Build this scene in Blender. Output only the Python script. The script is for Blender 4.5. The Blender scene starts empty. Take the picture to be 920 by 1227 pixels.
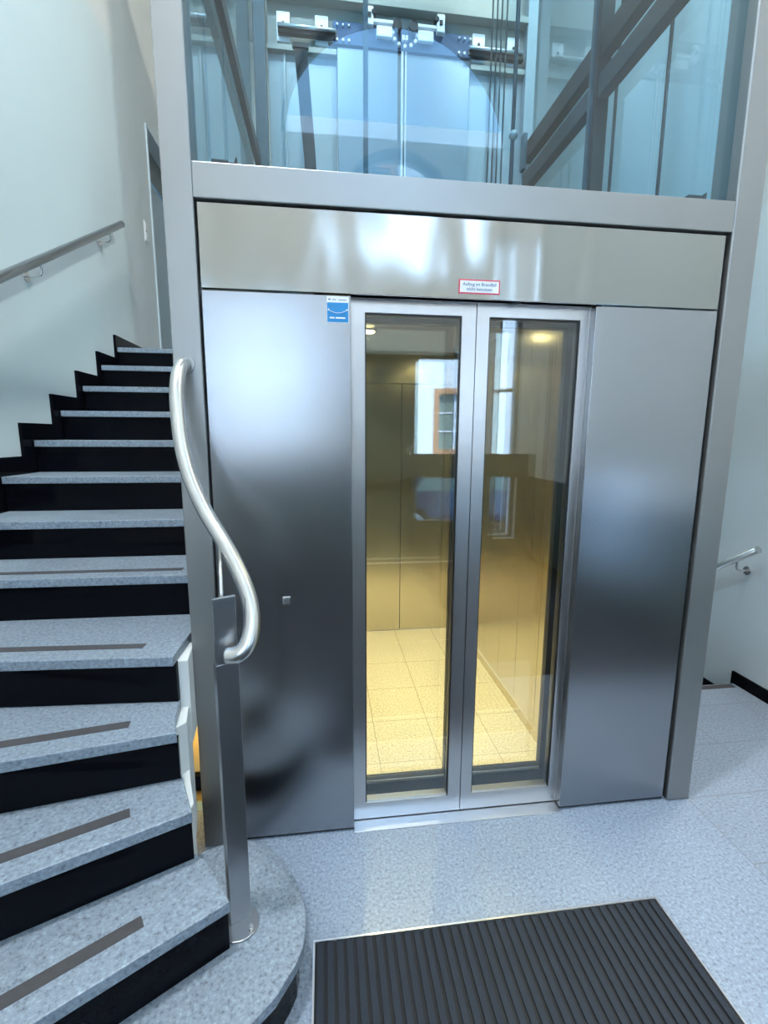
import bpy, bmesh, math, random
from mathutils import Vector, Matrix
random.seed(7)
D = bpy.data; scn = bpy.context.scene; COL = scn.collection
PI = math.pi

# ---------------------------------------------------------------- materials
def nm(name):
    m = D.materials.new(name); m.use_nodes = True
    nt = m.node_tree; b = nt.nodes['Principled BSDF']
    return m, nt, b
def sock(b, **k):
    for n, v in k.items():
        n = n.replace('_', ' ')
        if n in b.inputs: b.inputs[n].default_value = v
def mat(name, col, rough=.5, metal=0., spec=.5, noise=0., scale=8., bump=0., bscale=60., coat=0.):
    m, nt, b = nm(name)
    c = (*col, 1)
    sock(b, Base_Color=c, Roughness=rough, Metallic=metal, Specular_IOR_Level=spec, Coat_Weight=coat)
    tc = nt.nodes.new('ShaderNodeTexCoord')
    if noise:
        n = nt.nodes.new('ShaderNodeTexNoise'); n.inputs['Scale'].default_value = scale; n.inputs['Detail'].default_value = 4
        nt.links.new(tc.outputs['Object'], n.inputs['Vector'])
        mx = nt.nodes.new('ShaderNodeMix'); mx.data_type = 'RGBA'
        mx.inputs[6].default_value = tuple(min(1, x*(1-noise)) for x in col)+(1,)
        mx.inputs[7].default_value = tuple(min(1, x*(1+noise)) for x in col)+(1,)
        nt.links.new(n.outputs['Fac'], mx.inputs[0]); nt.links.new(mx.outputs[2], b.inputs['Base Color'])
    if bump:
        n2 = nt.nodes.new('ShaderNodeTexNoise'); n2.inputs['Scale'].default_value = bscale; n2.inputs['Detail'].default_value = 3
        nt.links.new(tc.outputs['Object'], n2.inputs['Vector'])
        bp = nt.nodes.new('ShaderNodeBump'); bp.inputs['Strength'].default_value = bump; bp.inputs['Distance'].default_value = .002
        nt.links.new(n2.outputs['Fac'], bp.inputs['Height']); nt.links.new(bp.outputs['Normal'], b.inputs['Normal'])
    return m
def steel(name, col=(.62, .62, .61), rough=.25, stretch=(2, 2, 500), wav=.12, aniso=0., tangent='Z', wst=(1, 1, 1)):
    """brushed stainless sheet: fine grain plus a gentle waviness of the sheet"""
    m, nt, b = nm(name)
    sock(b, Base_Color=(*col, 1), Roughness=rough, Metallic=1.)
    tc = nt.nodes.new('ShaderNodeTexCoord')
    mp = nt.nodes.new('ShaderNodeMapping'); mp.inputs['Scale'].default_value = stretch
    nt.links.new(tc.outputs['Object'], mp.inputs['Vector'])
    n = nt.nodes.new('ShaderNodeTexNoise'); n.inputs['Scale'].default_value = 1.; n.inputs['Detail'].default_value = 3
    nt.links.new(mp.outputs[0], n.inputs['Vector'])
    mr = nt.nodes.new('ShaderNodeMapRange'); mr.inputs[3].default_value = rough-.003; mr.inputs[4].default_value = rough+.003
    nt.links.new(n.outputs['Fac'], mr.inputs[0]); nt.links.new(mr.outputs[0], b.inputs['Roughness'])
    if aniso:
        sock(b, Anisotropic=aniso)
        tg = nt.nodes.new('ShaderNodeTangent'); tg.direction_type = 'RADIAL'; tg.axis = tangent
        nt.links.new(tg.outputs[0], b.inputs['Tangent'])
    w = nt.nodes.new('ShaderNodeTexNoise'); w.inputs['Scale'].default_value = 2.2; w.inputs['Detail'].default_value = 0
    mw = nt.nodes.new('ShaderNodeMapping'); mw.inputs['Scale'].default_value = wst; nt.links.new(tc.outputs['Object'], mw.inputs['Vector']); nt.links.new(mw.outputs[0], w.inputs['Vector'])
    bp = nt.nodes.new('ShaderNodeBump'); bp.inputs['Strength'].default_value = wav; bp.inputs['Distance'].default_value = .02
    nt.links.new(w.outputs['Fac'], bp.inputs['Height']); nt.links.new(bp.outputs['Normal'], b.inputs['Normal'])
    return m
def glass(name, tint=(.86, .95, .95), k=1.9):
    m = D.materials.new(name); m.use_nodes = True; nt = m.node_tree
    for n in list(nt.nodes): nt.nodes.remove(n)
    out = nt.nodes.new('ShaderNodeOutputMaterial'); tr = nt.nodes.new('ShaderNodeBsdfTransparent'); tr.inputs[0].default_value = (*tint, 1)
    gl = nt.nodes.new('ShaderNodeBsdfGlossy'); gl.inputs['Roughness'].default_value = .01; gl.inputs[0].default_value = (.95, .98, 1, 1)
    fr = nt.nodes.new('ShaderNodeFresnel'); fr.inputs[0].default_value = 1.5
    geo = nt.nodes.new('ShaderNodeNewGeometry')
    inv = nt.nodes.new('ShaderNodeMath'); inv.operation = 'SUBTRACT'; inv.inputs[0].default_value = 1
    mu = nt.nodes.new('ShaderNodeMath'); mu.operation = 'MULTIPLY'; mk = nt.nodes.new('ShaderNodeMath'); mk.operation = 'MULTIPLY'; mk.inputs[1].default_value = k; mk.use_clamp = True
    mx = nt.nodes.new('ShaderNodeMixShader')
    L = nt.links.new
    L(geo.outputs['Backfacing'], inv.inputs[1]); L(fr.outputs[0], mk.inputs[0]); L(mk.outputs[0], mu.inputs[0]); L(inv.outputs[0], mu.inputs[1])
    L(mu.outputs[0], mx.inputs[0]); L(tr.outputs[0], mx.inputs[1]); L(gl.outputs[0], mx.inputs[2]); L(mx.outputs[0], out.inputs[0])
    return m
def granite(name, base=(.42, .45, .48), rough=.3, joints=None):
    m, nt, b = nm(name); L = nt.links.new
    tc = nt.nodes.new('ShaderNodeTexCoord')
    v = nt.nodes.new('ShaderNodeTexNoise'); v.inputs['Scale'].default_value = 95; v.inputs['Detail'].default_value = 5; v.inputs['Roughness'].default_value = .7
    L(tc.outputs['Object'], v.inputs['Vector'])
    cr = nt.nodes.new('ShaderNodeValToRGB'); e = cr.color_ramp.elements
    e[0].position = .33; e[0].color = tuple(x*.45 for x in base)+(1,)
    e[1].position = .66; e[1].color = tuple(min(1, x*1.4) for x in base)+(1,)
    mid = e.new(.45); mid.color = tuple(x*.9 for x in base)+(1,)
    mid2 = e.new(.57); mid2.color = tuple(x*1.08 for x in base)+(1,)
    L(v.outputs['Fac'], cr.inputs[0])
    n2 = nt.nodes.new('ShaderNodeTexNoise'); n2.inputs['Scale'].default_value = 3; n2.inputs['Detail'].default_value = 2
    L(tc.outputs['Object'], n2.inputs['Vector'])
    mr = nt.nodes.new('ShaderNodeMapRange'); mr.inputs[3].default_value = .9; mr.inputs[4].default_value = 1.1
    L(n2.outputs['Fac'], mr.inputs[0])
    mm = nt.nodes.new('ShaderNodeMix'); mm.data_type = 'RGBA'; mm.blend_type = 'MULTIPLY'; mm.inputs[0].default_value = 1
    L(cr.outputs[0], mm.inputs[6]); L(mr.outputs[0], mm.inputs[7])
    col = mm.outputs[2]
    if joints:
        ox, oy, px, py, w, jc = joints
        sp = nt.nodes.new('ShaderNodeSeparateXYZ'); L(tc.outputs['Object'], sp.inputs[0])
        facs = []
        for ax, o, p in ((0, ox, px), (1, oy, py)):
            a = nt.nodes.new('ShaderNodeMath'); a.operation = 'SUBTRACT'; L(sp.outputs[ax], a.inputs[0]); a.inputs[1].default_value = o-p*40-w/2*0
            q = nt.nodes.new('ShaderNodeMath'); q.operation = 'MODULO'; L(a.outputs[0], q.inputs[0]); q.inputs[1].default_value = p
            c = nt.nodes.new('ShaderNodeMath'); c.operation = 'LESS_THAN'; L(q.outputs[0], c.inputs[0]); c.inputs[1].default_value = w
            facs.append(c)
        mxx = nt.nodes.new('ShaderNodeMath'); mxx.operation = 'MAXIMUM'; L(facs[0].outputs[0], mxx.inputs[0]); L(facs[1].outputs[0], mxx.inputs[1])
        jm = nt.nodes.new('ShaderNodeMix'); jm.data_type = 'RGBA'; L(mxx.outputs[0], jm.inputs[0]); L(col, jm.inputs[6]); jm.inputs[7].default_value = (*jc, 1)
        col = jm.outputs[2]
    L(col, b.inputs['Base Color']); sock(b, Roughness=rough, Specular_IOR_Level=.5)
    return m
def emis(name, col, s):
    m, nt, b = nm(name); sock(b, Base_Color=(*col, 1), Emission_Color=(*col, 1), Emission_Strength=s); return m

M = {}
M['wall'] = mat('white wall plaster', (.74, .76, .74), .75, noise=.03, scale=2, bump=.15, bscale=120)
M['ceil'] = mat('ceiling paint', (.78, .78, .76), .8, noise=.02)
M['frame'] = mat('grey satin painted steel', (.315, .315, .31), .42, metal=.85, noise=.02, scale=5, bump=.05, bscale=300)
M['steel'] = steel('brushed stainless sheet horizontal grain', (.345, .35, .365), .26, (2, 2, 500), .06, .5, 'Z')
M['steelh'] = steel('brushed stainless sheet vertical grain', (.33, .33, .315), .16, (400, 2, 2), .6, .3, 'Z', (3.2, 1, 1.1))
M['doorst'] = steel('brushed stainless door frame', (.54, .53, .53), .30, (300, 2, 2), .04)
M['tube'] = mat('satin stainless tube', (.66, .65, .63), .27, 1., noise=.02, scale=30)
M['steelp'] = mat('satin stainless flat post', (.38, .39, .41), .3, 1., noise=.03, scale=15)
M['tubed'] = mat('satin stainless wall rail', (.34, .36, .38), .32, 1., noise=.02, scale=30)
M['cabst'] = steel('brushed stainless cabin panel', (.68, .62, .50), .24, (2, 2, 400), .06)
M['gran'] = granite('blue light tinted grey granite', (.27, .325, .405), .33)  # grey stone with the blue of the daylight mixed into its colour
M['grant'] = granite('blue light tinted grey granite tiles', (.26, .31, .38), .38, (1.612, .0, .46, .333, .005, (.20, .22, .25)))  # same blue light tint in the tile colour
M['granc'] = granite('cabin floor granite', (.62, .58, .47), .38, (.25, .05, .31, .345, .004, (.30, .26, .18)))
M['tread'] = granite('granite stair tread', (.25, .295, .345), .42)
M['strip'] = mat('grey anti slip strip', (.065, .062, .065), .85, noise=.2, scale=60, bump=.6, bscale=500)
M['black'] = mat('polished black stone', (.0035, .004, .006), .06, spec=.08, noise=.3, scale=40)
M['plaster'] = mat('white plaster stair flank', (.72, .73, .70), .7, noise=.06, scale=6)
M['rub'] = mat('dark ribbed carpet', (.017, .024, .036), .9, noise=.4, scale=200, bump=.7, bscale=700)
M['rubb'] = mat('black rubber backing', (.008, .009, .012), .8, noise=.2, scale=40)
M['alu'] = mat('aluminium edging', (.7, .7, .72), .3, 1., noise=.05)
M['gask'] = mat('black glazing gasket', (.01, .012, .014), .35, noise=.2)
M['dark'] = mat('dark grey painted steel', (.012, .018, .022), .45, .0, noise=.2, scale=12)
M['bluesteel'] = mat('blue grey steel profile', (.05, .085, .11), .45, .1, noise=.1, scale=12)
M['brown'] = mat('dark brown painted steel post', (.030, .024, .020), .5, .0, noise=.2, scale=12)
M['zinc'] = steel('galvanised door sheet', (.22, .28, .33), .38, (300, 2, 2), .05)
M['zinc2'] = mat('pale galvanised sheet', (.27, .33, .36), .5, .2, noise=.05, scale=5)
M['cream'] = mat('cream painted ledge', (.28, .30, .27), .5, noise=.04)
M['wblock'] = mat('white plastic roller block', (.8, .82, .86), .35, noise=.03)
M['bluep'] = mat('blue anodised carriage plate', (.05, .09, .17), .3, .7, noise=.1)
M['ochre'] = mat('basement step with warm light in its colour', (.50, .36, .13), .7, noise=.12, scale=20)  # ochre stands for warm light falling on the steps
M['door'] = mat('grey blue door leaf', (.34, .42, .46), .4, noise=.03)
M['doorf'] = mat('pale steel door frame', (.62, .70, .74), .35, noise=.03)
M['trans'] = mat('dark grey transom panel', (.16, .19, .20), .5, noise=.1)
M['plast'] = mat('white switch plastic', (.8, .8, .78), .35, noise=.02)
M['white'] = mat('white label film', (.85, .85, .88), .4, noise=.02)
M['red'] = mat('red label border', (.70, .05, .10), .4, noise=.05)
M['ink'] = mat('grey blue label ink', (.16, .22, .34), .5, noise=.1)
M['blue'] = mat('blue label print', (.01, .25, .58), .4, noise=.08, scale=30)
M['rope'] = mat('steel wire rope', (.10, .11, .11), .4, .6, noise=.2, scale=200)
M['render'] = mat('white street facade render', (.82, .82, .80), .9, noise=.05, scale=1)
M['orange'] = mat('orange brown stone surround', (.50, .24, .13), .8, noise=.1)
M['asph'] = mat('street asphalt', (.12, .12, .13), .9, noise=.15, scale=4)
M['car'] = mat('dark blue car paint', (.02, .05, .11), .15, .3, noise=.05, coat=1.)
M['carg'] = mat('car window glass', (.20, .26, .22), .08, noise=.05)
M['tyre'] = mat('black tyre rubber', (.015, .015, .015), .8, noise=.1)
M['wood'] = mat('dark grey green entrance door', (.10, .13, .12), .45, noise=.2, scale=5)
M['darkadd'] = mat('added dark floor covering', (.03, .032, .036), .9, noise=.3, scale=150)  # for the unseen dark floor area added behind the camera
M['tar'] = mat('basement floor', (.05, .05, .05), .8, noise=.2)
M['glass'] = glass('door glass', (.94, .975, .95), 3.0)
M['sglass'] = glass('shaft glass', (.76, .89, .95), 1.2)  # blue tint stands in for bluer light inside the shaft
M['wglass'] = glass('window glass', (.97, .98, .99), 1.)
M['lamp'] = emis('warm downlight lens', (1, .80, .42), 28)
M['lampn'] = emis('added fill lamp diffuser', (1, .93, .82), 9)  # glow of the added fill lamps

# ---------------------------------------------------------------- mesh builder
class MB:
    def __init__(s): s.b = bmesh.new()
    def box(s, x0, x1, y0, y1, z0, z1, bev=0, mx=None):
        g = bmesh.ops.create_cube(s.b, size=1)['verts']
        for v in g:
            v.co = Vector(((x0+x1)/2+v.co.x*(x1-x0), (y0+y1)/2+v.co.y*(y1-y0), (z0+z1)/2+v.co.z*(z1-z0)))
        if bev:
            es = list({e for v in g for e in v.link_edges})
            r = bmesh.ops.bevel(s.b, geom=es, offset=bev, segments=2, affect='EDGES', profile=.5)
            g = list({v for f in r['faces'] for v in f.verts} | {v for v in g if v.is_valid})
        if mx is not None: bmesh.ops.transform(s.b, matrix=mx, verts=g)
        return s
    def prism(s, pts, a0, a1, axis='z', bev=0):
        """polygon pts in the plane normal to axis, extruded a0..a1"""
        def co(p, a):
            return Vector((p[0], p[1], a)) if axis == 'z' else (Vector((a, p[0], p[1])) if axis == 'x' else Vector((p[0], a, p[1])))
        lo = [s.b.verts.new(co(p, a0)) for p in pts]; hi = [s.b.verts.new(co(p, a1)) for p in pts]
        n = len(pts); fs = [s.b.faces.new(lo[::-1]), s.b.faces.new(hi)]
        for i in range(n): fs.append(s.b.faces.new((lo[i], lo[(i+1) % n], hi[(i+1) % n], hi[i])))
        bmesh.ops.recalc_face_normals(s.b, faces=fs)
        if bev:
            es = [e for f in fs[:2] for e in f.edges]
            bmesh.ops.bevel(s.b, geom=list(set(es)), offset=bev, segments=2, affect='EDGES', profile=.5)
        return s
    def tube(s, pts, r, seg=20, cap=True, smooth=True):
        pts = [Vector(p) for p in pts]; rs = r if isinstance(r, (list, tuple)) else [r]*len(pts)
        rings = []; up = None
        for i, p in enumerate(pts):
            t = (pts[min(i+1, len(pts)-1)]-pts[max(i-1, 0)]).normalized()
            if up is None:
                up = Vector((0, 0, 1)) if abs(t.z) < .9 else Vector((1, 0, 0))
            up = (up-t*up.dot(t)).normalized(); sd = t.cross(up)
            rings.append([s.b.verts.new(p+rs[i]*(math.cos(a)*up+math.sin(a)*sd)) for a in [2*PI*k/seg for k in range(seg)]])
        fs = []
        for A, B in zip(rings, rings[1:]):
            for k in range(seg):
                f = s.b.faces.new((A[k], A[(k+1) % seg], B[(k+1) % seg], B[k])); f.smooth = smooth; fs.append(f)
        if cap:
            fs.append(s.b.faces.new(rings[0][::-1])); fs.append(s.b.faces.new(rings[-1]))
        bmesh.ops.recalc_face_normals(s.b, faces=fs)
        return s
    def cyl(s, p0, p1, r, seg=24): return s.tube([p0, p1], r, seg)
    def ball(s, c, r, seg=16):
        g = bmesh.ops.create_uvsphere(s.b, u_segments=seg, v_segments=seg//2, radius=r)['verts']
        for v in g: v.co += Vector(c)
        for f in {f for v in g for f in v.link_faces}: f.smooth = True
        return s
    def build(s, name, m, parent=None, **k):
        me = D.meshes.new(name); s.b.to_mesh(me); s.b.free()
        for mm in (m if isinstance(m, (list, tuple)) else [m]): me.materials.append(mm)
        o = D.objects.new(name, me); COL.objects.link(o)
        if parent: o.parent = parent; o.matrix_parent_inverse = parent_inv(parent)
        for a, b in k.items(): o[a] = b
        return o
def parent_inv(p):
    m = Matrix.Identity(4); q = p
    ms = []
    while q: ms.append(q.matrix_basis.copy()); ms.append(q.matrix_parent_inverse.copy() if q.parent else Matrix.Identity(4)); q = q.parent
    w = Matrix.Identity(4)
    q = p; chain = []
    while q: chain.append(q); q = q.parent
    for q in reversed(chain): w = w @ (q.matrix_parent_inverse if q.parent else Matrix.Identity(4)) @ q.matrix_basis
    return w.inverted()
def thing(name, label, cat, loc=(0, 0, 0), group=None):
    o = D.objects.new(name, None); COL.objects.link(o); o.location = loc; o.empty_display_size = .1
    o['label'] = label; o['category'] = cat
    if group: o['group'] = group
    return o
def tag(o, label, cat, group=None):
    o['label'] = label; o['category'] = cat
    if group: o['group'] = group
    return o
def struct(mb, name, m): return mb.build(name, m, kind='structure')
def spline(pts, n=8):
    P = [Vector(p) for p in pts]; out = []
    for i in range(len(P)-1):
        a, b, c, d = P[max(i-1, 0)], P[i], P[i+1], P[min(i+2, len(P)-1)]
        for k in range(n):
            t = k/n
            out.append(.5*((2*b)+(c-a)*t+(2*a-5*b+4*c-d)*t*t+(3*b-a-3*c+d)*t**3))
    out.append(P[-1]); return out
def text_mesh(name, s, size, loc, m, parent, bold=0.):
    cu = D.curves.new(name, 'FONT'); cu.body = s; cu.size = size; cu.align_x = 'CENTER'; cu.align_y = 'CENTER'; cu.extrude = .0002; cu.offset = bold
    t = D.objects.new(name+'_tmp', cu); COL.objects.link(t)
    bpy.context.view_layer.update()
    me = D.meshes.new_from_object(t.evaluated_get(bpy.context.evaluated_depsgraph_get()))
    D.objects.remove(t); me.name = name
    me.transform(Matrix.Translation(Vector(loc)) @ Matrix.Rotation(PI/2, 4, 'X'))
    me.materials.clear(); me.materials.append(m)
    o = D.objects.new(name, me); COL.objects.link(o)
    if parent: o.parent = parent; o.matrix_parent_inverse = parent_inv(parent)
    return o
def rect_wall(mb, u0, u1, v0, v1, holes, put):
    """fills the rectangle u0..u1 x v0..v1 around rectangular holes (a,b,c,d)"""
    us = sorted({u0, u1, *[h[0] for h in holes], *[h[1] for h in holes]}); vs = sorted({v0, v1, *[h[2] for h in holes], *[h[3] for h in holes]})
    for a, b in zip(us, us[1:]):
        run = None
        for c, d in zip(vs, vs[1:]):
            inside = any(h[0] < (a+b)/2 < h[1] and h[2] < (c+d)/2 < h[3] for h in holes)
            if inside:
                if run: put(mb, a, b, *run); run = None
            else: run = (run[0] if run else c, d)
        if run: put(mb, a, b, *run)

XL, XR, YF, YB, ZT = -1.62, 2.70, -3.9, 6.2, 7.2     # inner faces of the stairwell hall
R, G, Y6 = .1765, .30, .24                            # rise, going, nosing of step 6
LAND = 13*R

# ---------------------------------------------------------------- setting
mb = MB(); mb.box(XL, 1.612, YF, 0.0, -.12, 0); mb.box(-.60, 1.612, 0, .2, -.12, -.002)
struct(mb, 'floor', M['gran'])
mb = MB(); mb.box(1.612, XR, YF, .885, -.12, 0)
struct(mb, 'floor', M['grant'])
struct(MB().box(XL, XR, YF, -1.64, 0, .004).box(-1.60, -.075, -1.64, -1.0, 0, .004).box(1.158, XR-.015, -1.64, -1.0, 0, .004), 'floor', M['darkadd'])  # dark sheets added out of view so the steel mirrors a darker floor
struct(MB().box(XL-.2, XR+.2, YF-.2, YB+.2, -2.45, -2.35), 'floor', M['tar'])
# landing slab of the upper floor
mb = MB(); mb.box(XL, 1.62, 2.40, YB, LAND-.22, LAND); mb.box(1.62, XR, 3.4, YB, LAND-.22, LAND)
struct(mb, 'floor', M['tread'])
# left wall with the door recess
mb = MB()
rect_wall(mb, YF, YB, -2.35, ZT, [(3.44, 4.34, LAND, 4.50)], lambda m, a, b, c, d: m.box(XL-.3, XL, a, b, c, d))
struct(mb, 'wall_left', M['wall'])
# right wall with one low window
mb = MB(); RWH = (-2.75, -2.05, .30, 1.35)
rect_wall(mb, YF, YB, -2.35, ZT, [RWH], lambda m, a, b, c, d: m.box(XR, XR+.3, a, b, c, d))
struct(mb, 'wall_right', M['wall'])
struct(MB().box(XL-.3, XR+.3, YB, YB+.2, -2.35, ZT), 'wall_back', M['wall'])
# front wall with windows, door and a round arched fanlight
W1 = (-1.35, .02, 1.35, 3.25); DR = (.20, 1.95, 0., 2.62); W2 = (2.15, 2.45, .30, 3.9)
W4 = (.88-1.3, .88+1.3, 4.84, 6.14)
ax, az, ar = .86, 4.10, .66; FA = (ax-ar, ax+ar, 3.45, az+ar)
mb = MB(); rect_wall(mb, XL-.3, XR+.3, -.2, ZT, [W1, DR, W2, FA, W4], lambda m, a, b, c, d: m.box(a, b, YF-.3, YF, c, d))
for ax, az, ar in ((.88, 4.84, 1.3), (.86, 4.10, .66)):
  for sgn in (-1, 1):
    for k in range(20):
        a0, a1 = PI/2*k/20, PI/2*(k+1)/20
        p0 = (ax+sgn*ar*math.cos(a0), az+ar*math.sin(a0)); p1 = (ax+sgn*ar*math.cos(a1), az+ar*math.sin(a1))
        mb.prism([p0, (p0[0], az+ar+.001), (p1[0], az+ar+.001), p1], YF-.3, YF, 'y')
struct(mb, 'wall_front', M['wall'])
mb = MB(); rect_wall(mb, XL+.02, XR-.02, 0.004, 1.02, [(W1[0], W1[1], 1.3, 1.4), (.18, 1.97, 0, 1.1), (W2[0], W2[1], .3, 1.1)], lambda m, a, b, c, d: m.box(a, b, YF, YF+.018, c, d))
struct(mb, 'added_dado_1', M['wood'])  # unseen dark dado, added to darken the reflection in the lower steel
mb = MB(); rect_wall(mb, YF+.02, -.75, .08, 1.02, [(-2.75, -2.05, .3, 1.1)], lambda m, a, b, c, d: m.box(XR-.018, XR, a, b, c, d))
struct(mb, 'added_dado_2', M['wood'])  # second unseen dado, added so the right steel panel mirrors something dark
# ceiling
mb = MB().box(XL-.3, XR+.3, YF-.3, YB+.2, ZT, ZT+.2)
struct(mb, 'ceiling', M['ceil'])
def window(idx, a, b, c, d, plane, at, mull=(), trans=()):
    w = D.objects.new('window_%d' % idx, None); COL.objects.link(w); w['kind'] = 'structure'
    mb = MB(); t = .05
    def bx(m, u0, u1, v0, v1, w0, w1):
        if plane == 'y': m.box(u0, u1, at-w1, at-w0, v0, v1)
        elif plane == 'x': m.box(at+w0, at+w1, u0, u1, v0, v1)
        else: m.box(u0, u1, v0, v1, at+w0, at+w1)
    bx(mb, a, b, c, c+t, .08, .14); bx(mb, a, b, d-t, d, .08, .14); bx(mb, a, a+t, c+t, d-t, .08, .14); bx(mb, b-t, b, c+t, d-t, .08, .14)
    for q in mull: bx(mb, q-.02, q+.02, c+t, d-t, .085, .135)
    for q in trans: bx(mb, a+t, b-t, q-.02, q+.02, .085, .135)
    mb.build('window_frame', M['frame'], w)
    mb = MB(); bx(mb, a+t, b-t, c+t, d-t, .105, .115); mb.build('window_pane', M['wglass'], w)
window(1, *W1, 'y', YF, mull=(-.665,), trans=(2.6,))
window(2, *W2, 'y', YF, trans=(2.2,))
window(3, *RWH, 'x', XR)
# arched windows
def arch_window(idx, ax, az, ar, zb):
    w = D.objects.new('window_%d' % idx, None); COL.objects.link(w); w['kind'] = 'structure'
    mb = MB(); mb.tube([(ax+(ar-.025)*math.cos(PI*k/32), YF-.11, az+(ar-.025)*math.sin(PI*k/32)) for k in range(33)], .028, 8)
    if zb < az-.1:
        mb.box(ax-ar, ax-ar+.05, YF-.14, YF-.08, zb, az); mb.box(ax+ar-.05, ax+ar, YF-.14, YF-.08, zb, az)
    mb.box(ax-ar+.05, ax+ar-.05, YF-.14, YF-.08, zb, zb+.05); mb.box(ax-.015, ax+.015, YF-.13, YF-.09, zb+.05, az+ar-.03)
    mb.build('window_frame', M['frame'], w)
    q = [(ax+(ar-.04)*math.cos(PI*k/32), az+(ar-.04)*math.sin(PI*k/32)) for k in range(33)]
    MB().prism([(ax-ar+.04, zb+.03)]*(zb < az-.1)+q[::-1]+[(ax+ar-.04, zb+.03)]*(zb < az-.1), YF-.115, YF-.105, 'y').build('window_pane', M['wglass'], w)
arch_window(4, .88, 4.84, 1.3, 4.84); arch_window(5, .86, 4.10, .66, 3.45)
# entrance door: solid leaf and glazed leaf
dd = D.objects.new('door_1', None); COL.objects.link(dd); dd['kind'] = 'structure'
MB().box(.20, 1.10, YF-.16, YF-.10, .0, 2.62, .004).build('door_leaf', M['wood'], dd)
mb = MB(); rect_wall(mb, 1.10, 1.95, 0, 2.62, [(1.16, 1.89, .54, 2.56)], lambda m, a, b, c, d: m.box(a, b, YF-.16, YF-.10, c, d)); mb.build('door_leaf', M['wood'], dd)
MB().box(1.16, 1.89, YF-.135, YF-.125, .54, 2.56).build('door_pane', M['wglass'], dd)
MB().cyl((1.06, YF-.05, .9), (1.06, YF-.05, 1.5), .015).cyl((1.06, YF-.11, .95), (1.06, YF-.05, .95), .008).cyl((1.06, YF-.11, 1.45), (1.06, YF-.05, 1.45), .008).build('door_handle', M['tube'], dd)

# door on the upper landing, seen at a slant on the left wall
dd = D.objects.new('door_2', None); COL.objects.link(dd); dd['kind'] = 'structure'
MB().box(XL-.16, XL-.12, 3.46, 4.32, LAND, LAND+1.88, .003).build('door_leaf', M['door'], dd)
MB().box(XL-.17, XL-.11, 3.46, 4.32, LAND+1.90, 4.48).build('transom_panel', M['trans'], dd)
mb = MB(); mb.box(XL-.20, XL+.012, 3.435, 3.46, LAND, 4.50); mb.box(XL-.20, XL+.012, 4.32, 4.345, LAND, 4.50); mb.box(XL-.20, XL+.012, 3.46, 4.32, 4.48, 4.505)
mb.build('door_frame', M['doorf'], dd)
MB().cyl((XL-.12, 3.54, LAND+1.02), (XL-.07, 3.54, LAND+1.02), .009).cyl((XL-.07, 3.54, LAND+1.02), (XL-.07, 3.66, LAND+1.02), .009).build('door_handle', M['tube'], dd)

# light switch
sw = thing('light_switch', 'white double light switch on the left wall beside the upstairs door frame', 'switch', (XL, 3.25, 3.47))
MB().box(XL, XL+.010, 3.21, 3.29, 3.39, 3.57, .002).build('switch_frame', M['plast'], sw)
for z in (3.41, 3.49): MB().box(XL+.010, XL+.016, 3.22, 3.28, z, z+.065, .002).build('rocker', M['plast'], sw)

# ---------------------------------------------------------------- staircase
st = thing('staircase', 'curving granite staircase with black polished risers rising along the left wall', 'stairs', (-1.0, -.4, 0))
TH = .035
def lerp(a, b, t): return (a[0]+(b[0]-a[0])*t, a[1]+(b[1]-a[1])*t)
XE = -1.595
# nose lines: right point, left point
NOSE = {1: ((-.196, -.714), (XE, -1.78)), 2: ((-.279, -.554), (XE, -1.353)), 3: ((-.403, -.424), (XE, -.947)),
        4: ((-.472, -.300), (XE, -.50)), 5: ((-.520, -.141), (XE, -.085)), 6: ((-.515, .232), (XE, .24))}
for k in range(7, 14): NOSE[k] = ((-.515, Y6+G*(k-6)), (XE, Y6+G*(k-6)))
NOSE[6] = ((-.515, .225), (XE, .24))
def off(line, d):   # shift a nose line backwards (up the stair) by d
    (x0, y0), (x1, y1) = line; dx, dy = x1-x0, y1-y0; L = math.hypot(dx, dy); nx, ny = -dy/L, dx/L
    if ny < 0: nx, ny = -nx, -ny
    return (x0+nx*d, y0+ny*d), (x1+nx*d, y1+ny*d)
EDGE = {2: [(-.38, -.412)], 3: [(-.489, -.251)], 4: [(-.500, -.222), (-.525, -.068)], 5: [(-.515, .081), (-.515, .23)]}
bull = [(-.60, -.30), (-.47, -.215), (-.434, -.194), (-.36, -.172), (-.288, -.170), (-.22, -.205), (-.167, -.266), (-.122, -.334), (-.093, -.409), (-.080, -.46), (-.078, -.513), (-.084, -.56), (-.10, -.599), (-.149, -.672)]
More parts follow.
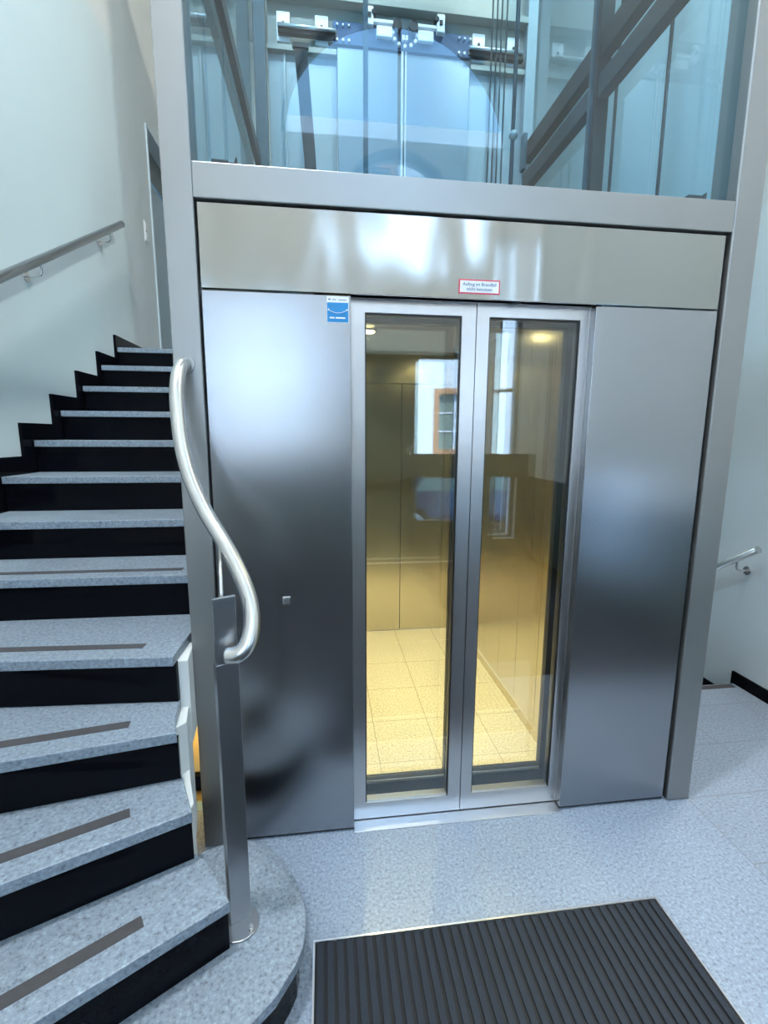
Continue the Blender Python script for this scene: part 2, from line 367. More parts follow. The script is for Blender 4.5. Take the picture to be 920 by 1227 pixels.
for k in range(1, 14):
    z1 = k*R; r, l = NOSE[k]
    if k < 13: br, bl = off(NOSE[k+1], .045)
    else: br, bl = (-.515, 2.42), (XE, 2.42)
    if k == 1: poly = [l, r][::-1]; poly = [r, l, bl, (-.80, -.60)] + bull
    else: poly = [r, l, bl, br] + EDGE.get(k, [])[::-1]
    if k == 2: poly = [r, l, bl, br] + EDGE[2]
    if k == 3: poly = [r, l, bl, br]
    if k == 4: poly = [r, l, bl, br, (-.500, -.222)]
    t = MB().prism(poly, z1-TH, z1, 'z', .003).build('tread', M['tread'], st)
    # riser
    (a, b) = off(NOSE[k], .022); (c, d) = off(NOSE[k], .042)
    if k > 1:
        ri = MB().prism([a, b, d, c], z1-R, z1-TH, 'z').build('riser', M['black'], st)
    else:
        inner = [(x+(.02 if x < -.3 else -.022), y-(.02 if y > -.4 else -.015)) for x, y in bull]
        inset = [(-.60, -.34), (-.46, -.24), (-.36, -.195), (-.29, -.193), (-.235, -.225), (-.188, -.282), (-.143, -.347), (-.115, -.417), (-.102, -.463), (-.10, -.51), (-.105, -.552), (-.121, -.588), (-.166, -.658), (-.21, -.695)]
        ri = MB().prism([a, b, (XE, -1.5), (-.60, -.55)]+inset, 0, z1-TH, 'z').build('riser', M['black'], st)
    # anti slip strip
    if k <= 6:
        s0, s1 = off(NOSE[k], .072), off(NOSE[k], .108)
        t0 = {1: .14, 2: .13, 3: .12, 4: .13, 5: .12, 6: .085}[k]
        p = [lerp(*s0, t0), lerp(*s0, .94), lerp(*s1, .94), lerp(*s1, t0)]
        MB().prism(p, z1-.001, z1+.0015, 'z').build('anti_slip_strip', M['strip'], t)
# white plaster flank beside the lower steps and solid body under the flight
MB().prism([(-.522, -.10), (-.484, -.10), (-.503, .05), (-.54, .05)], 3*R, 5*R-TH, 'z', .004).build('plaster_flank', M['plaster'], st)
MB().prism([(-.505, -.225), (-.474, -.19), (-.502, -.05), (-.535, -.05)], R, 4*R-TH, 'z', .003).build('plaster_flank', M['plaster'], st)
MB().prism([(-.425, -.385), (-.420, -.345), (-.455, -.25), (-.474, -.19), (-.505, -.225)], R, 3*R-TH, 'z', .003).build('plaster_flank', M['plaster'], st)
# zigzag black skirting on the wall
pts = []; yv = 1.058
def yv_(k): return 1.058+.321*(k-9)
top = [(-2.2, 0.30), (-1.2, .55), (-.6, .86)]
top = []
for k in range(2, 14):
    y0 = yv_(k) if k > 5 else yv_(6)-.40*(6-k)
    y1 = yv_(k+1) if k+1 > 5 else yv_(6)-.40*(5-k)
    z = k*R+.094
    top += [(y0, z), (y1 if k < 13 else 3.43, z)]
bot = [(3.43, LAND-.02), (2.45, LAND-.02), (2.30, LAND-.35), (top[0][0]+.1, 0), (top[0][0], 0)]
MB().prism(top+bot, XL+.0005, XL+.018, 'x').build('zigzag_skirting', M['black'], st)

# basement steps glimpsed between stair and lift, their warm light put into the colour
bs = thing('basement_stair', 'ochre lit lower steps glimpsed in the gap between staircase and lift', 'stairs', (-.68, .5, -.3))
MB().box(-.96, -.53, .50, .60, -.045, .42, .004).build('riser_block', M['ochre'], bs)
MB().box(-.96, -.53, .47, .60, -.075, -.045, .003).build('dark_nosing', M['black'], bs)
MB().box(-.96, -.53, .55, .60, -.19, -.078, .003).build('painted_gap_shade', M['black'], bs)  # black sheet in place of the shade between the steps
MB().box(-.96, -.53, .48, .60, -.285, -.19, .004).build('riser_block', M['ochre'], bs)
MB().box(-.96, -.53, .55, .60, -.60, -.285, .004).build('painted_gap_shade', M['black'], bs)  # black sheet again for the shade below

# ---------------------------------------------------------------- lift: frame, panels, doors
lf = thing('elevator', 'large stainless steel and grey framed lift front with two glazed sliding doors', 'elevator', (.56, 0, 0))
def fpart(mb, n, m, p=None, **k): return mb.build(n, M[m], p or lf, **k)
fpart(MB().box(-.498, -.404, 0, .10, 0, 6.0, .004), 'frame_post', 'frame')
fpart(MB().box(1.511, 1.619, 0, .13, 0, 6.0, .005), 'frame_post', 'frame')
fpart(MB().box(-.404, 1.511, 0, .10, 2.372, 2.478, .003), 'frame_beam', 'frame')
fpart(MB().box(-.404, 1.511, 0, .10, 5.3, 5.41, .003), 'frame_beam', 'frame')
# header
fpart(MB().box(-.398, 1.499, .014, .05, 2.104, 2.367, .002), 'header_panel', 'steelh')
fpart(MB().box(-.404, 1.511, .052, .056, 2.125, 2.372), 'backing_sheet', 'gask')
fpart(MB().box(.098, 1.002, .0145, .056, 2.104, 2.110), 'header_soffit', 'doorst')
fpart(MB().box(-.398, .098, .012, .05, .012, 2.098, .0025), 'side_panel', 'steel')
fpart(MB().box(1.002, 1.497, .012, .05, .012, 2.098, .0025), 'side_panel', 'steel')
mb = MB(); mb.box(-.404, .098, .052, .06, 0, 2.09); mb.box(1.022, 1.511, .052, .06, 0, 2.09); mb.box(-.398, .098, .02, .05, 0, .012); mb.box(1.002, 1.5, .02, .05, 0, .012)
fpart(mb, 'backing_sheet', 'gask')
mb = MB(); mb.box(1.002, 1.012, .05, .11, 0, 2.1); mb.box(.086, .098, .06, .11, 0, 2.1)
fpart(mb, 'door_jamb', 'doorst')
fpart(MB().box(.098, 1.002, .05, .155, 2.12, 2.14), 'door_head', 'doorst')
fpart(MB().box(.098, 1.002, -.004, .056, .0, .004, .001).box(.098, 1.002, .056, .17, -.004, .0).box(.098, 1.002, .070, .082, 0, .006), 'door_sill', 'alu')
# small sensor and panel button
fpart(MB().cyl((.70, .03, 2.100), (.70, .03, 2.104), .012), 'door_sensor', 'gask')
bt = fpart(MB().box(-.165, -.135, .008, .0125, .996, 1.026, .001), 'call_button', 'tube', label='small square steel call button')
fpart(MB().box(-.160, -.140, .0065, .0082, 1.001, 1.021, .0008), 'button_cap', 'doorst', bt)
def leaf(x0, x1, g0, g1, y, t, z0, z1, gz0, gz1, name, m, gm='glass', gask=.012):
    mb = MB(); rect_wall(mb, x0, x1, z0, z1, [(g0, g1, gz0, gz1)], lambda b, a, c, d, e: b.box(a, c, y, y+t, d, e))
    bmesh.ops.remove_doubles(mb.b, verts=mb.b.verts, dist=1e-5)
    L = fpart(mb, name, m)
    q = MB(); a = gask
    q.box(g0, g0+a, y+.006, y+t-.004, gz0, gz1); q.box(g1-a, g1, y+.006, y+t-.004, gz0, gz1)
    q.box(g0+a, g1-a, y+.006, y+t-.004, gz1-a, gz1)
    fpart(q, 'glazing_gasket', 'gask', L)
    fpart(MB().box(g0+a, g1-a, y+.008, y+t-.004, gz0, gz0+a*.8), 'glazing_bead', 'doorst', L)
    fpart(MB().box(g0+a, g1-a, y+.012, y+.020, gz0+a*.8, gz1-a), 'glass_pane', gm, L)
    return L
leaf(.098, .5605, .150, .507, .056, .045, .008, 2.118, .082, 2.057, 'landing_door_leaf', 'doorst', gask=.005)
leaf(.5635, 1.012, .611, .968, .056, .045, .008, 2.118, .082, 2.057, 'landing_door_leaf', 'doorst', gask=.005)

# cabin
cb = thing('elevator_cabin', 'warmly lit lift cabin of brushed steel panels and pale stone floor behind glass doors', 'elevator cabin', (.55, 1.1, 0))
def cpart(mb, n, m, p=None, **k): return mb.build(n, M[m], p or cb, **k)
def cleaf(x0, x1, g0, g1):
    mb = MB(); rect_wall(mb, x0, x1, .01, 2.11, [(g0, g1, .10, 2.05)], lambda b, a, c, d, e: b.box(a, c, .165, .20, d, e))
    L = cpart(mb, 'cabin_door_leaf', 'gask')
    cpart(MB().box(g0, g1, .160, .205, .085, .099, .002), 'glazing_bead', 'doorst', L)
    cpart(MB().box(g0, g1, .176, .184, .10, 2.05), 'glass_pane', 'glass', L)
cleaf(.08, .56, .135, .518); cleaf(.562, 1.03, .600, .975)
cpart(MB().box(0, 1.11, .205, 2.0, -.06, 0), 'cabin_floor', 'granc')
cpart(MB().box(-.03, 1.14, .205, 2.04, 2.24, 2.262), 'cabin_ceiling', 'doorst')
cpart(MB().box(1.11, 1.14, .205, 2.0, 0, 2.24), 'cabin_backing', 'gask'); cpart(MB().box(-.03, 0, .205, 2.0, 0, 2.24), 'cabin_backing', 'gask')
ys = [.205, .495, .765, 1.03, 1.305, 1.60, 2.0]
for i in range(6):
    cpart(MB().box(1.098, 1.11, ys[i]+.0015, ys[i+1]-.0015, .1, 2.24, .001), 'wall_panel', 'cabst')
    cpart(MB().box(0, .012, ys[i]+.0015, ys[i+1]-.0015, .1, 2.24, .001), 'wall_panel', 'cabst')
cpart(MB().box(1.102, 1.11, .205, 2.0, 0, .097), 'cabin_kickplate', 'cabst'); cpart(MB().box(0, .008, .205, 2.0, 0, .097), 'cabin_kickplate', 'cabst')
cpart(MB().box(-.03, 1.14, 2.03, 2.04, 0, 2.24), 'cabin_backing', 'gask')
cpart(MB().box(.012, .603, 2.0, 2.02, .004, 2.02, .001), 'rear_door_leaf', 'cabst'); cpart(MB().box(.607, 1.098, 2.0, 2.02, .004, 2.02, .001), 'rear_door_leaf', 'cabst')
cpart(MB().box(.012, 1.098, 1.99, 2.02, 2.024, 2.24, .001), 'rear_header', 'cabst')
spots = [(.27, .5), (.27, 1.2), (.84, .5), (.84, 1.2)]
for x, y in spots:
    dl = cpart(MB().cyl((x, y, 2.232), (x, y, 2.24), .045), 'downlight', 'doorst')
    cpart(MB().cyl((x, y, 2.228), (x, y, 2.232), .036), 'downlight_lens', 'lamp', dl)

# glass shaft above and its enclosure
sh = thing('glass_shaft', 'glazed lift shaft above the steel front with dark beams and posts inside', 'elevator shaft', (.56, 1.1, 2.4))
def spart(mb, n, m, p=None, **k): return mb.build(n, M[m], p or sh, **k)
spart(MB().box(-.402, 1.509, .045, .055, 2.48, 5.3), 'front_glass_pane', 'sglass')
for y0, y1 in ((.135, .545), (.55, .955), (.96, 2.06)):
    spart(MB().box(1.575, 1.585, y0, y1, 2.48, 5.4), 'side_glass_pane', 'sglass')
    spart(MB().box(-.46, -.45, y0, y1, 2.48, 5.4), 'side_glass_pane', 'sglass')
for y in (.5475, .9575):
    spart(MB().box(1.572, 1.588, y-.0028, y+.0028, 2.48, 5.4), 'glass_joint', 'gask')
spart(MB().box(1.56, 1.60, .13, 2.06, 0, 2.48), 'side_wall_panel', 'zinc2'); spart(MB().box(-.475, -.44, .10, 2.06, 0, 2.48), 'side_wall_panel', 'zinc2')
# posts and beams
spart(MB().box(-.435, -.355, 2.00, 2.06, 0, 6.0, .004), 'rear_post', 'bluesteel'); spart(MB().box(1.49, 1.565, 2.00, 2.09, 0, 6.0, .004), 'rear_post', 'zinc2')
spart(MB().box(1.49, 1.565, 1.00, 1.09, 2.3, 6.0, .004), 'guide_post', 'brown')
spart(MB().box(1.475, 1.49, 1.03, 1.06, 2.3, 6.0, .001), 'guide_rail', 'bluesteel')
spart(MB().box(-.442, -.408, .10, 2.00, 3.46, 3.54, .004), 'side_beam', 'dark')
spart(MB().box(1.500, 1.560, .13, 2.00, 3.44, 3.55, .004), 'side_beam', 'dark')
spart(MB().box(1.500, 1.560, .13, 2.00, 3.63, 3.75, .004), 'side_beam', 'brown')
spart(MB().box(1.470, 1.500, 1.93, 1.99, 3.56, 3.80, .004), 'beam_bracket', 'bluesteel')
# back sheets left and right of the landing door
for x0, x1 in ((-1.0, -.74), (-.735, -.46)): pass
for x0, x1 in ((-.345, -.10), (-.095, .125)):
    spart(MB().box(x0, x1, 2.065, 2.085, 2.3, 4.24, .002), 'back_sheet', 'zinc2')
for x0, x1 in ((1.085, 1.24), (1.245, 1.49)):
    spart(MB().box(x0, x1, 2.065, 2.085, 2.3, 4.24, .002), 'back_sheet', 'zinc2')
spart(MB().box(-.345, 1.49, 2.07, 2.09, 4.24, 6.0, .002), 'back_sheet', 'cream')
spart(MB().box(-.345, .125, 2.02, 2.065, 4.225, 4.26, .002), 'ledge', 'cream'); spart(MB().box(1.085, 1.49, 2.02, 2.065, 4.225, 4.26, .002), 'ledge', 'cream')
spart(MB().box(-.345, 1.49, 1.99, 2.065, 4.53, 4.57, .002), 'ledge', 'cream')
spart(MB().box(-.115, -.100, 2.045, 2.065, 2.3, 4.21, .001), 'sheet_edge', 'zinc2')
spart(MB().box(1.235, 1.25, 2.045, 2.065, 2.3, 4.21, .001), 'sheet_edge', 'zinc2')
for x in (-.24, 1.30):
    spart(MB().box(x, x+.014, 2.045, 2.065, 2.3, 4.22, .001), 'sheet_edge', 'zinc2')
# brackets carrying the mechanism rail
for x in (-.28, -.02, 1.10, 1.36):
    mb = MB(); mb.box(x, x+.09, 2.045, 2.068, 4.29, 4.47, .003); b_ = spart(mb, 'wall_bracket', 'wblock')
    spart(MB().cyl((x+.045, 2.038, 4.40), (x+.045, 2.046, 4.40), .010, 10), 'bolt', 'gask', b_)

# upper landing door mechanism
um = thing('landing_door_mechanism', 'dark rail with white roller blocks above the upper lift doors in the shaft', 'door mechanism', (.6, 2.05, 4.35))
def upart(mb, n, m, p=None): return mb.build(n, M[m], p or um)
upart(MB().box(-.27, .13, 2.0, 2.04, 4.315, 4.365, .004), 'rail_end', 'gask'); upart(MB().box(1.06, 1.47, 2.0, 2.04, 4.30, 4.35, .004), 'rail_end', 'gask')
upart(MB().box(.10, 1.08, 2.015, 2.045, 4.29, 4.43, .004), 'carriage_plate', 'bluep')
upart(MB().cyl((-.27, 1.985, 4.345), (.12, 1.985, 4.345), .012, 12), 'track_rod', 'alu')
upart(MB().cyl((1.06, 1.985, 4.335), (1.45, 1.985, 4.335), .012, 12), 'track_rod', 'alu')
for sg in (-1, 1):
    cx = .60+sg*.25
    b_ = upart(MB().box(cx-.028, cx+.028, 1.975, 2.013, 4.40, 4.51, .006), 'roller_block', 'wblock')
    upart(MB().box(cx-.011, cx+.011, 1.968, 1.976, 4.44, 4.47, .002), 'block_insert', 'gask', b_)
    x0, x1 = sorted((cx-sg*.03, cx-sg*.17))
    upart(MB().box(x0, x1, 1.985, 2.013, 4.425, 4.445, .003), 'link_arm', 'wblock')
    x0, x1 = sorted((cx-sg*.05, cx-sg*.16))
    upart(MB().box(x0, x1, 1.98, 2.013, 4.34, 4.405, .006), 'carriage_block', 'wblock')
    upart(MB().cyl((.60+sg*.055, 1.97, 4.42), (.60+sg*.055, 2.012, 4.42), .032, 20), 'roller', 'gask')
    upart(MB().cyl((cx-sg*.03, 1.97, 4.475), (cx-sg*.03, 2.012, 4.475), .016, 16), 'roller', 'gask')
mb = MB()
for k in range(7):
    a = PI+PI*k/6; mb.cyl((.60+.085*math.cos(a), 1.99, 4.38+.075*math.sin(a)), (.60+.085*math.cos(a), 2.014, 4.38+.075*math.sin(a)), .011, 10)
mb.box(.58, .596, 1.99, 2.014, 4.34, 4.37); mb.box(.604, .62, 1.99, 2.014, 4.34, 4.37)
for x in (.13, .17, .21, .99, 1.03, 1.07): mb.cyl((x, 2.0, 4.31), (x, 2.016, 4.31), .008, 8); mb.cyl((x, 2.0, 4.40), (x, 2.016, 4.40), .006, 8)
upart(mb, 'bolts', 'wblock')
# upper landing door
ud = thing('upper_landing_door', 'pale blue steel two leaf lift door seen from inside the glass shaft', 'door', (.6, 2.06, LAND))
MB().box(.130, .600, 2.03, 2.06, LAND+.02, 4.285, .003).build('door_leaf', M['zinc'], ud)
MB().box(.606, 1.080, 2.03, 2.06, LAND+.02, 4.285, .003).build('door_leaf', M['zinc'], ud)
for x in (.588, .612): MB().box(x-.006, x+.006, 2.018, 2.03, LAND+.02, 4.29, .001).build('edge_strip', M['alu'], ud)
MB().box(.13, 1.08, 1.98, 2.06, LAND-.02, LAND+.018).build('door_sill', M['alu'], ud)
# ropes and hanging strap
for i, x in enumerate((.895, .920, .945, .972)):
    tag(MB().cyl((x, 1.0, 2.30), (x, 1.0, 6.0), .0045, 8).build('wire_rope', M['rope']), ['thin vertical steel rope in the shaft, leftmost of four', 'thin vertical steel rope in the shaft, second from the left of four', 'thin vertical steel rope in the shaft, third from the left of four', 'thin vertical steel rope in the shaft, rightmost of four'][i], 'rope', 'lift ropes in the glass shaft')
t = thing('cable_tube', 'thicker pale vertical cable with round clamp right of the shaft ropes', 'cable', (1.03, 1.0, 2.3))
MB().cyl((1.03, 1.0, 2.30), (1.03, 1.0, 6.0), .011, 12).build('cable', M['bluesteel'], t); MB().ball((1.03, .99, 3.215), .024).build('clamp', M['zinc2'], t)
t = thing('hanging_strap', 'broad black strap hanging inside the glass shaft left of the doors', 'strap', (-.05, .9, 2.6))
MB().prism([(-.115, 3.45), (-.053, 3.45), (-.020, 2.98), (-.010, 2.62), (-.066, 2.62), (-.078, 2.98)], .895, .903, 'y', .001).build('strap_band', M['gask'], t)
MB().box(-.122, -.046, .888, .91, 3.45, 3.47, .002).build('strap_clamp', M['dark'], t)
# counterweight bar between strap and top
MB().box(.20, .222, .70, .712, 2.3, 6.0).build('pane_joint_rod', M['bluesteel'], sh)
# clips on the beam
for i, (x, lab) in enumerate(((-.32, 'small dark clamp on the frame beam at the lower left corner of the shaft glass'), (1.40, 'small dark clamp on the frame beam at the lower right corner of the shaft glass'))):
    t = thing('glass_clamp', lab, 'clamp', (x, .09, 2.478), 'clamps at the foot of the shaft glass')
    MB().box(x-.035, x+.02, .062, .105, 2.478, 2.520, .002).build('clamp_body', M['gask'], t)
    MB().prism([(x+.02, 2.479), (x+.045, 2.479), (x+.045, 2.535), (x+.036, 2.515), (x+.02, 2.515)], .068, .095, 'y').build('clamp_lug', M['dark'], t)
t = thing('shaft_buffer', 'low pale grey metal box on the beam inside the shaft below the strap', 'box', (.02, .3, 2.3))
MB().box(-.10, .10, .12, .16, 2.478, 2.515, .003).build('box_body', M['zinc2'], t); MB().box(-.105, .105, .118, .162, 2.515, 2.520, .001).build('box_lid', M['bluesteel'], t)

# ---------------------------------------------------------------- labels
t = thing('fire_notice', 'small white notice with red border and two lines of text above the doors', 'sign', (.555, .014, 2.146))
MB().box(.479, .630, .0125, .0138, 2.122, 2.170).build('notice_plate', M['red'], t)
MB().box(.4835, .6255, .0118, .0126, 2.1265, 2.1655).build('notice_face', M['white'], t)
text_mesh('notice_text', 'Aufzug im Brandfall', .0158, (.5545, .0115, 2.1535), M['ink'], t, .0002)
text_mesh('notice_text', 'nicht benutzen', .0158, (.5545, .0115, 2.1375), M['ink'], t, .0002)
t = thing('blue_sticker', 'blue square sticker with white curved arrow on the left steel panel', 'sticker', (.052, .012, 2.05))
MB().box(.015, .090, .0110, .0122, 2.008, 2.095).build('sticker_film', M['white'], t)
MB().box(.0165, .0885, .0102, .0110, 2.010, 2.074).build('sticker_field', M['blue'], t)
arcp = [(.0525+.031*s, .0095, 2.040+.010*s*s) for s in [x/8 for x in range(-8, 9)]]
mb = MB(); mb.tube(arcp, [.0009]*17, 6)
for s in (-1, 1): mb.prism([(.0525+s*.0345, 2.0485), (.0525+s*.027, 2.0475), (.0525+s*.0325, 2.0555)], .0092, .0101, 'y')
mb.build('curved_arrow', M['white'], t)
mb = MB()
for x0, x1 in ((.0245, .0415), (.0455, .0785)):
    mb.box(x0, x1, .0095, .0101, 2.0215, 2.0265)
mb.build('printed_line', M['white'], t)
mb = MB(); mb.box(.021, .028, .0103, .0109, 2.0815, 2.0865); mb.box(.034, .047, .0106, .0109, 2.082, 2.0845); mb.box(.055, .082, .0106, .0109, 2.0815, 2.084)
mb.build('printed_header', M['ink'], t)

# ---------------------------------------------------------------- curved handrail on its post
hr = thing('curved_handrail', 'S curved stainless steel handrail on a flat post at the foot of the stairs', 'handrail', (-.28, -.46, R))
raw = [(-.462, .0, 1.858), (-.463, -.03, 1.846), (-.465, -.07, 1.806), (-.461, -.11, 1.73), (-.442, -.16, 1.6), (-.406, -.21, 1.487), (-.355, -.26, 1.391), (-.3, -.31, 1.317), (-.252, -.36, 1.244), (-.216, -.41, 1.178), (-.204, -.45, 1.12), (-.213, -.478, 1.071), (-.236, -.488, 1.046), (-.266, -.482, 1.040)]
MB().tube(spline(raw, 7), .0225, 28).build('rail_tube', M['tube'], hr)
MB().cyl((-.462, -.004, 1.858), (-.462, .0, 1.858), .034).build('wall_rosette', M['frame'], hr)
ang = math.radians(27)
def rotm(cx, cy): return Matrix.Translation((cx, cy, 0)) @ Matrix.Rotation(ang, 4, 'Z')
MB().box(-.031, .031, -.016, .014, R+.006, 1.01, .002, rotm(-.278, -.450)).build('post', M['steelp'], hr)
MB().box(-.030, .030, -.006, .006, .985, 1.197, .002, rotm(-.274, -.458)).build('mounting_plate', M['steelp'], hr)
MB().cyl((-.280, -.455, 1.19), (-.305, -.335, 1.298), .0055, 10).build('support_rod', M['tube'], hr)
MB().prism([(-.274+.058*math.cos(a), -.472+.055*math.sin(a)) for a in [2*PI*k/32 for k in range(32)]], R, R+.007, 'z', .0015).build('base_flange', M['steelp'], hr)
for x, y in ((-.236, -.497), (-.318, -.452)):
    MB().cyl((x, y, R+.007), (x, y, R+.016), .008, 6).cyl((x, y, R+.016), (x, y, R+.024), .005, 10).build('bolt', M['tube'], hr)

# wall handrails
def wall_rail(name, label, p0, p1, X, wx, r, ts, mt):
    t = thing(name, label, 'handrail', p0)
    P0, P1 = Vector(p0), Vector(p1); d = P1-P0
    MB().tube([P0, P1], r, 24).build('rail_tube', M[mt], t)
    for q in ts:
        c = P0+d*q; s = 1 if wx > c.x else -1
        b = MB().tube(spline([c-Vector((0, 0, r*.9)), c-Vector((0, 0, r+.045)), c+Vector((s*.025, 0, -r-.062)), Vector((wx, c.y, c.z-r-.064))], 5), .0065, 10).build('bracket', M['tube'], t)
        MB().cyl((wx-s*.006, c.y, c.z-r-.064), (wx, c.y, c.z-r-.064), .028, 24).build('rosette', M['tube'], b)
    MB().cyl(P1, P1+d.normalized()*.004, r*1.03, 24).build('end_cap', M['tube'], t)
    return t
wall_rail('wall_handrail', 'grey steel handrail on the left wall above the staircase', (-1.54, -1.1, 1.235), (-1.54, 2.47, 3.235), 0, XL, .024, (.25, .668, .935), 'tubed')
wall_rail('wall_handrail', 'short end of a steel handrail on the right wall above the descending stairs', (2.62, 2.6, -.27), (2.62, .775, .945), 0, XR, .022, (.3, .93), 'tube')

# ---------------------------------------------------------------- right side: baseboard and steps down
mb = MB(); mb.prism([(YF, 0), (YF, .08), (.905, .08), (.905, -.093), (1.19, -.093), (1.19, -.27), (1.49, -.27), (1.49, -.45), (1.79, -.45), (1.79, -.62), (2.09, -.62), (2.09, -.8), (2.39, -.8), (2.39, -1.2), (.87, -.2), (.87, 0)], XR-.014, XR-.0005, 'x')
struct(mb, 'baseboard_right', M['black'])
sd = thing('descending_stair', 'granite steps going down along the right wall with dark nosing strip', 'stairs', (2.1, .9, 0))
for k in range(1, 8):
    y0 = .86+.3*k
    MB().box(1.62, XR-.016, y0-.30, y0+.02, -k*R-TH, -k*R, .003).build('tread', M['tread'], sd)
    MB().box(1.62, XR-.016, y0-.285, y0-.265, -k*R, -(k-1)*R-(TH if k > 1 else .12), 0).build('riser', M['black'], sd)
MB().box(1.70, 2.66, .835, .875, -.001, .0025, .0008).build('nosing_strip', M['strip'], sd)

# ---------------------------------------------------------------- mat
mt = thing('door_mat', 'large dark ribbed entrance mat with thin metal edge in front of the lift', 'mat', (.54, -1.1, 0))
mx0, mx1, my0, my1 = -.061, 1.143, -1.62, -.411
mb = MB()
mb.box(mx0, mx1, my1-.006, my1, 0, .010); mb.box(mx0, mx1, my0, my0+.006, 0, .010); mb.box(mx0, mx0+.006, my0+.006, my1-.006, 0, .010); mb.box(mx1-.006, mx1, my0+.006, my1-.006, 0, .010)
mb.build('metal_edge', M['alu'], mt)
MB().box(mx0+.006, mx1-.006, my0+.006, my1-.006, 0, .003).build('rubber_backing', M['rubb'], mt)
n = 38; p = (mx1-mx0-.016)/n
for k in range(n):
    x = mx0+.008+k*p
    MB().box(x+p*.17, x+p*.83, my0+.008, my1-.008, .002, .0105, .0015).build('carpet_rib', M['rub'], mt)

# ---------------------------------------------------------------- fill lamps added to brighten the side walls
def lamp(x, y, lab):
    t = thing('fill_lamp', lab, 'fill lamp', (x, y, ZT))
    MB().cyl((x, y, ZT-.05), (x, y, ZT), .22, 32).build('lamp_housing', M['frame'], t)
    MB().cyl((x, y, ZT-.08), (x, y, ZT-.05), .19, 32).build('lamp_diffuser', M['lampn'], t)
lamp(2.2, .3, 'round fill lamp added high up between the glass shaft and the right wall')
lamp(-.75, -.9, 'round fill lamp added high above the foot of the staircase')

# ---------------------------------------------------------------- street outside, reflected in the doors
GZ = -.40
struct(MB().box(-20, 24, -24, YF-.5, GZ-.1, GZ), 'ground', M['asph'])
bd = thing('street_building', 'white rendered house across the street with orange brown window surrounds', 'building', (3, -12.5, GZ))
holes = []
for i in range(-4, 7):
    for z0 in (1.2, 4.2, 7.2): holes.append((3.45+2.6*i, 4.55+2.6*i, z0, z0+1.7))
mb = MB(); rect_wall(mb, -14, 21, GZ, 10, holes, lambda m, a, b, c, d: m.box(a, b, -13, -12.3, c, d)); mb.build('wall', M['render'], bd)
for a, b, c, d in holes:
    mb = MB(); rect_wall(mb, a-.14, b+.14, c-.14, d+.14, [(a+.02, b-.02, c+.02, d-.02)], lambda m, e, f, g, h: m.box(e, f, -12.34, -12.26, g, h))
    f = mb.build('window_surround', M['orange'], bd)
    mb = MB(); mb.box(a, b, -12.55, -12.5, c, d); mb.build('window_glazing', M['carg'], f)
    mb = MB(); mb.box((a+b)/2-.03, (a+b)/2+.03, -12.5, -12.45, c, d)
    for q in (.33, .66): mb.box(a, b, -12.5, -12.46, c+(d-c)*q-.02, c+(d-c)*q+.02)
    mb.build('window_bars', M['wblock'], f)
cr = thing('parked_car', 'dark blue parked car in the street, seen only as a reflection', 'car', (3, -8, GZ))
prof = [(.9, .25), (.85, .62), (1.0, .85), (1.35, .93), (1.95, 1.40), (2.25, 1.47), (3.35, 1.46), (3.75, 1.38), (4.25, .98), (4.95, .88), (5.1, .70), (5.12, .3)]
MB().prism([(x, z+GZ) for x, z in prof], -8.8, -7.1, 'y', .06).build('car_body', M['car'], cr)
for x0, x1 in ((1.75, 2.75), (2.82, 3.85)):
    MB().prism([(x0, .95+GZ), (x1, .95+GZ), (min(x1, 3.62), 1.36+GZ), (max(x0, 2.05), 1.36+GZ)], -7.11, -7.08, 'y').build('side_window', M['carg'], cr)
for x in (1.75, 4.25):
    w_ = MB().cyl((x, -7.3, GZ+.31), (x, -7.06, GZ+.31), .31, 32).build('wheel', M['tyre'], cr)
    MB().cyl((x, -7.06, GZ+.31), (x, -7.05, GZ+.31), .19, 24).build('hubcap', M['alu'], w_)

# ---------------------------------------------------------------- light
wd = D.worlds.new('World'); scn.world = wd; wd.use_nodes = True
bg = wd.node_tree.nodes['Background']; bg.inputs[0].default_value = (.30, .61, 1.0, 1); bg.inputs[1].default_value = 9.0
def portal(loc, rot, sx, sy):
    l = D.lights.new('daylight_portal', 'AREA'); l.shape = 'RECTANGLE'; l.size = sx; l.size_y = sy; l.cycles.is_portal = True
    o = D.objects.new('daylight_portal', l); COL.objects.link(o); o.location = loc; o.rotation_euler = rot
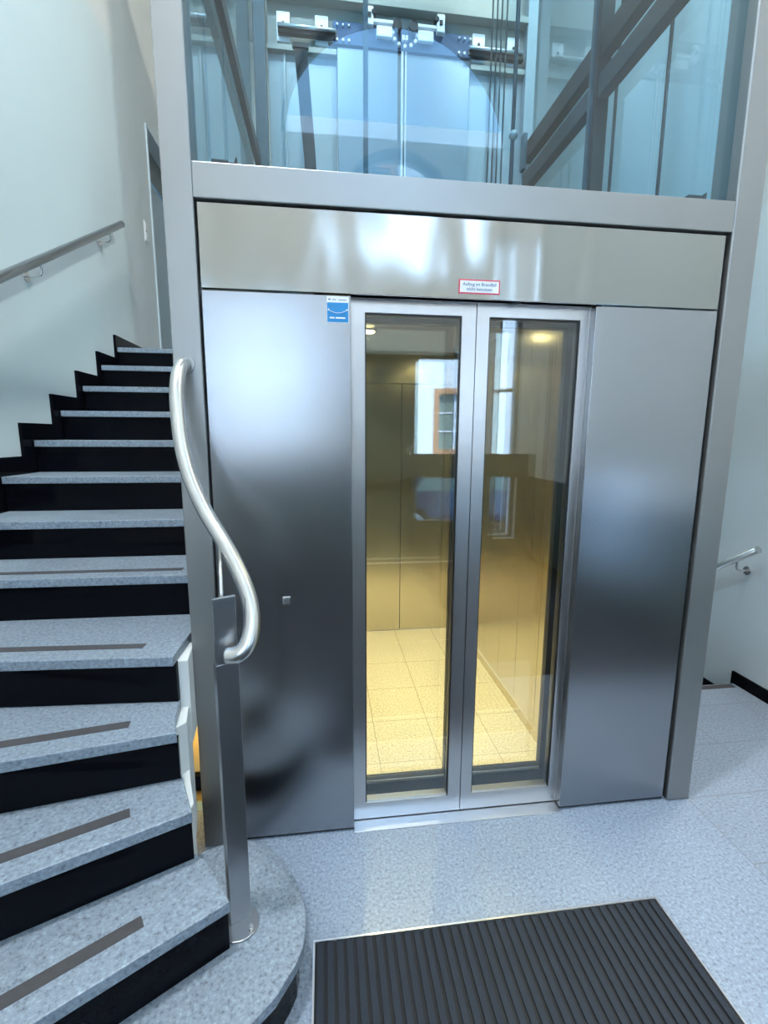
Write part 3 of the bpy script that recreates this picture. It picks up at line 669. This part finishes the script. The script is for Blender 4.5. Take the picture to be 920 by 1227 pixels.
# area light looks along -Z ; toward +Y: rotate X by +90 => -Z -> +Y
def pf(r): portal(((r[0]+r[1])/2, YF-.32, (r[2]+r[3])/2), (PI/2, 0, 0), r[1]-r[0], r[3]-r[2])
pf(W1); pf((1.16, 1.89, .54, 2.56)); pf(W2); pf(FA)
portal((XR+.32, (RWH[0]+RWH[1])/2, (RWH[2]+RWH[3])/2), (0, PI/2, 0), RWH[3]-RWH[2], RWH[1]-RWH[0])
pf(W4)
def arealamp(name, loc, rot, s, e, col, shape='DISK'):
    l = D.lights.new(name, 'AREA'); l.shape = shape; l.size = s; l.energy = e; l.color = col
    o = D.objects.new(name, l); COL.objects.link(o); o.location = loc; o.rotation_euler = rot
    return o
for x, y in spots: arealamp('cabin_downlight', (x, y, 2.226), (0, 0, 0), .07, 10.5, (1, .80, .47)).data.spread = math.radians(115)
arealamp('fill_lamp_light', (2.2, .3, ZT-.09), (0, 0, 0), .36, 230, (1, .93, .82)); arealamp('fill_lamp_light', (-.75, -.9, ZT-.09), (0, 0, 0), .36, 260, (.88, .95, 1))  # light of the two added fill lamps
su = D.lights.new('Sun', 'SUN'); su.energy = 17; su.angle = .009; su.color = (.92, .96, 1)
so = D.objects.new('Sun', su); COL.objects.link(so); so.rotation_euler = Vector((.3, -1, -1.05)).to_track_quat('-Z', 'Y').to_euler()
pl = D.lights.new('basement_lamp', 'POINT'); pl.energy = 4; pl.color = (1, .75, .35); pl.shadow_soft_size = .05
po = D.objects.new('basement_lamp', pl); COL.objects.link(po); po.location = (-.75, .33, .2)

# ---------------------------------------------------------------- camera
cam = D.cameras.new('Camera'); co = D.objects.new('Camera', cam); COL.objects.link(co)
fw = Vector((0.12431112, 0.97901369, -0.16148972)); rt = Vector((0.99212096, -0.12519406, 0.00473698)); up = Vector((0.01557999, 0.1608062, 0.98686303))
m = Matrix((rt, up, -fw)).transposed().to_4x4(); m.translation = Vector((0, -1.6945, 1.6234)); co.matrix_world = m
cam.sensor_fit = 'HORIZONTAL'; cam.sensor_width = 36; cam.lens = 558.9/920*36; cam.clip_start = .02
scn.camera = co
vs = scn.view_settings; vs.view_transform = 'Standard'; vs.look = 'None'; vs.gamma = 1; vs.exposure = 0.0; vs.use_curve_mapping = False
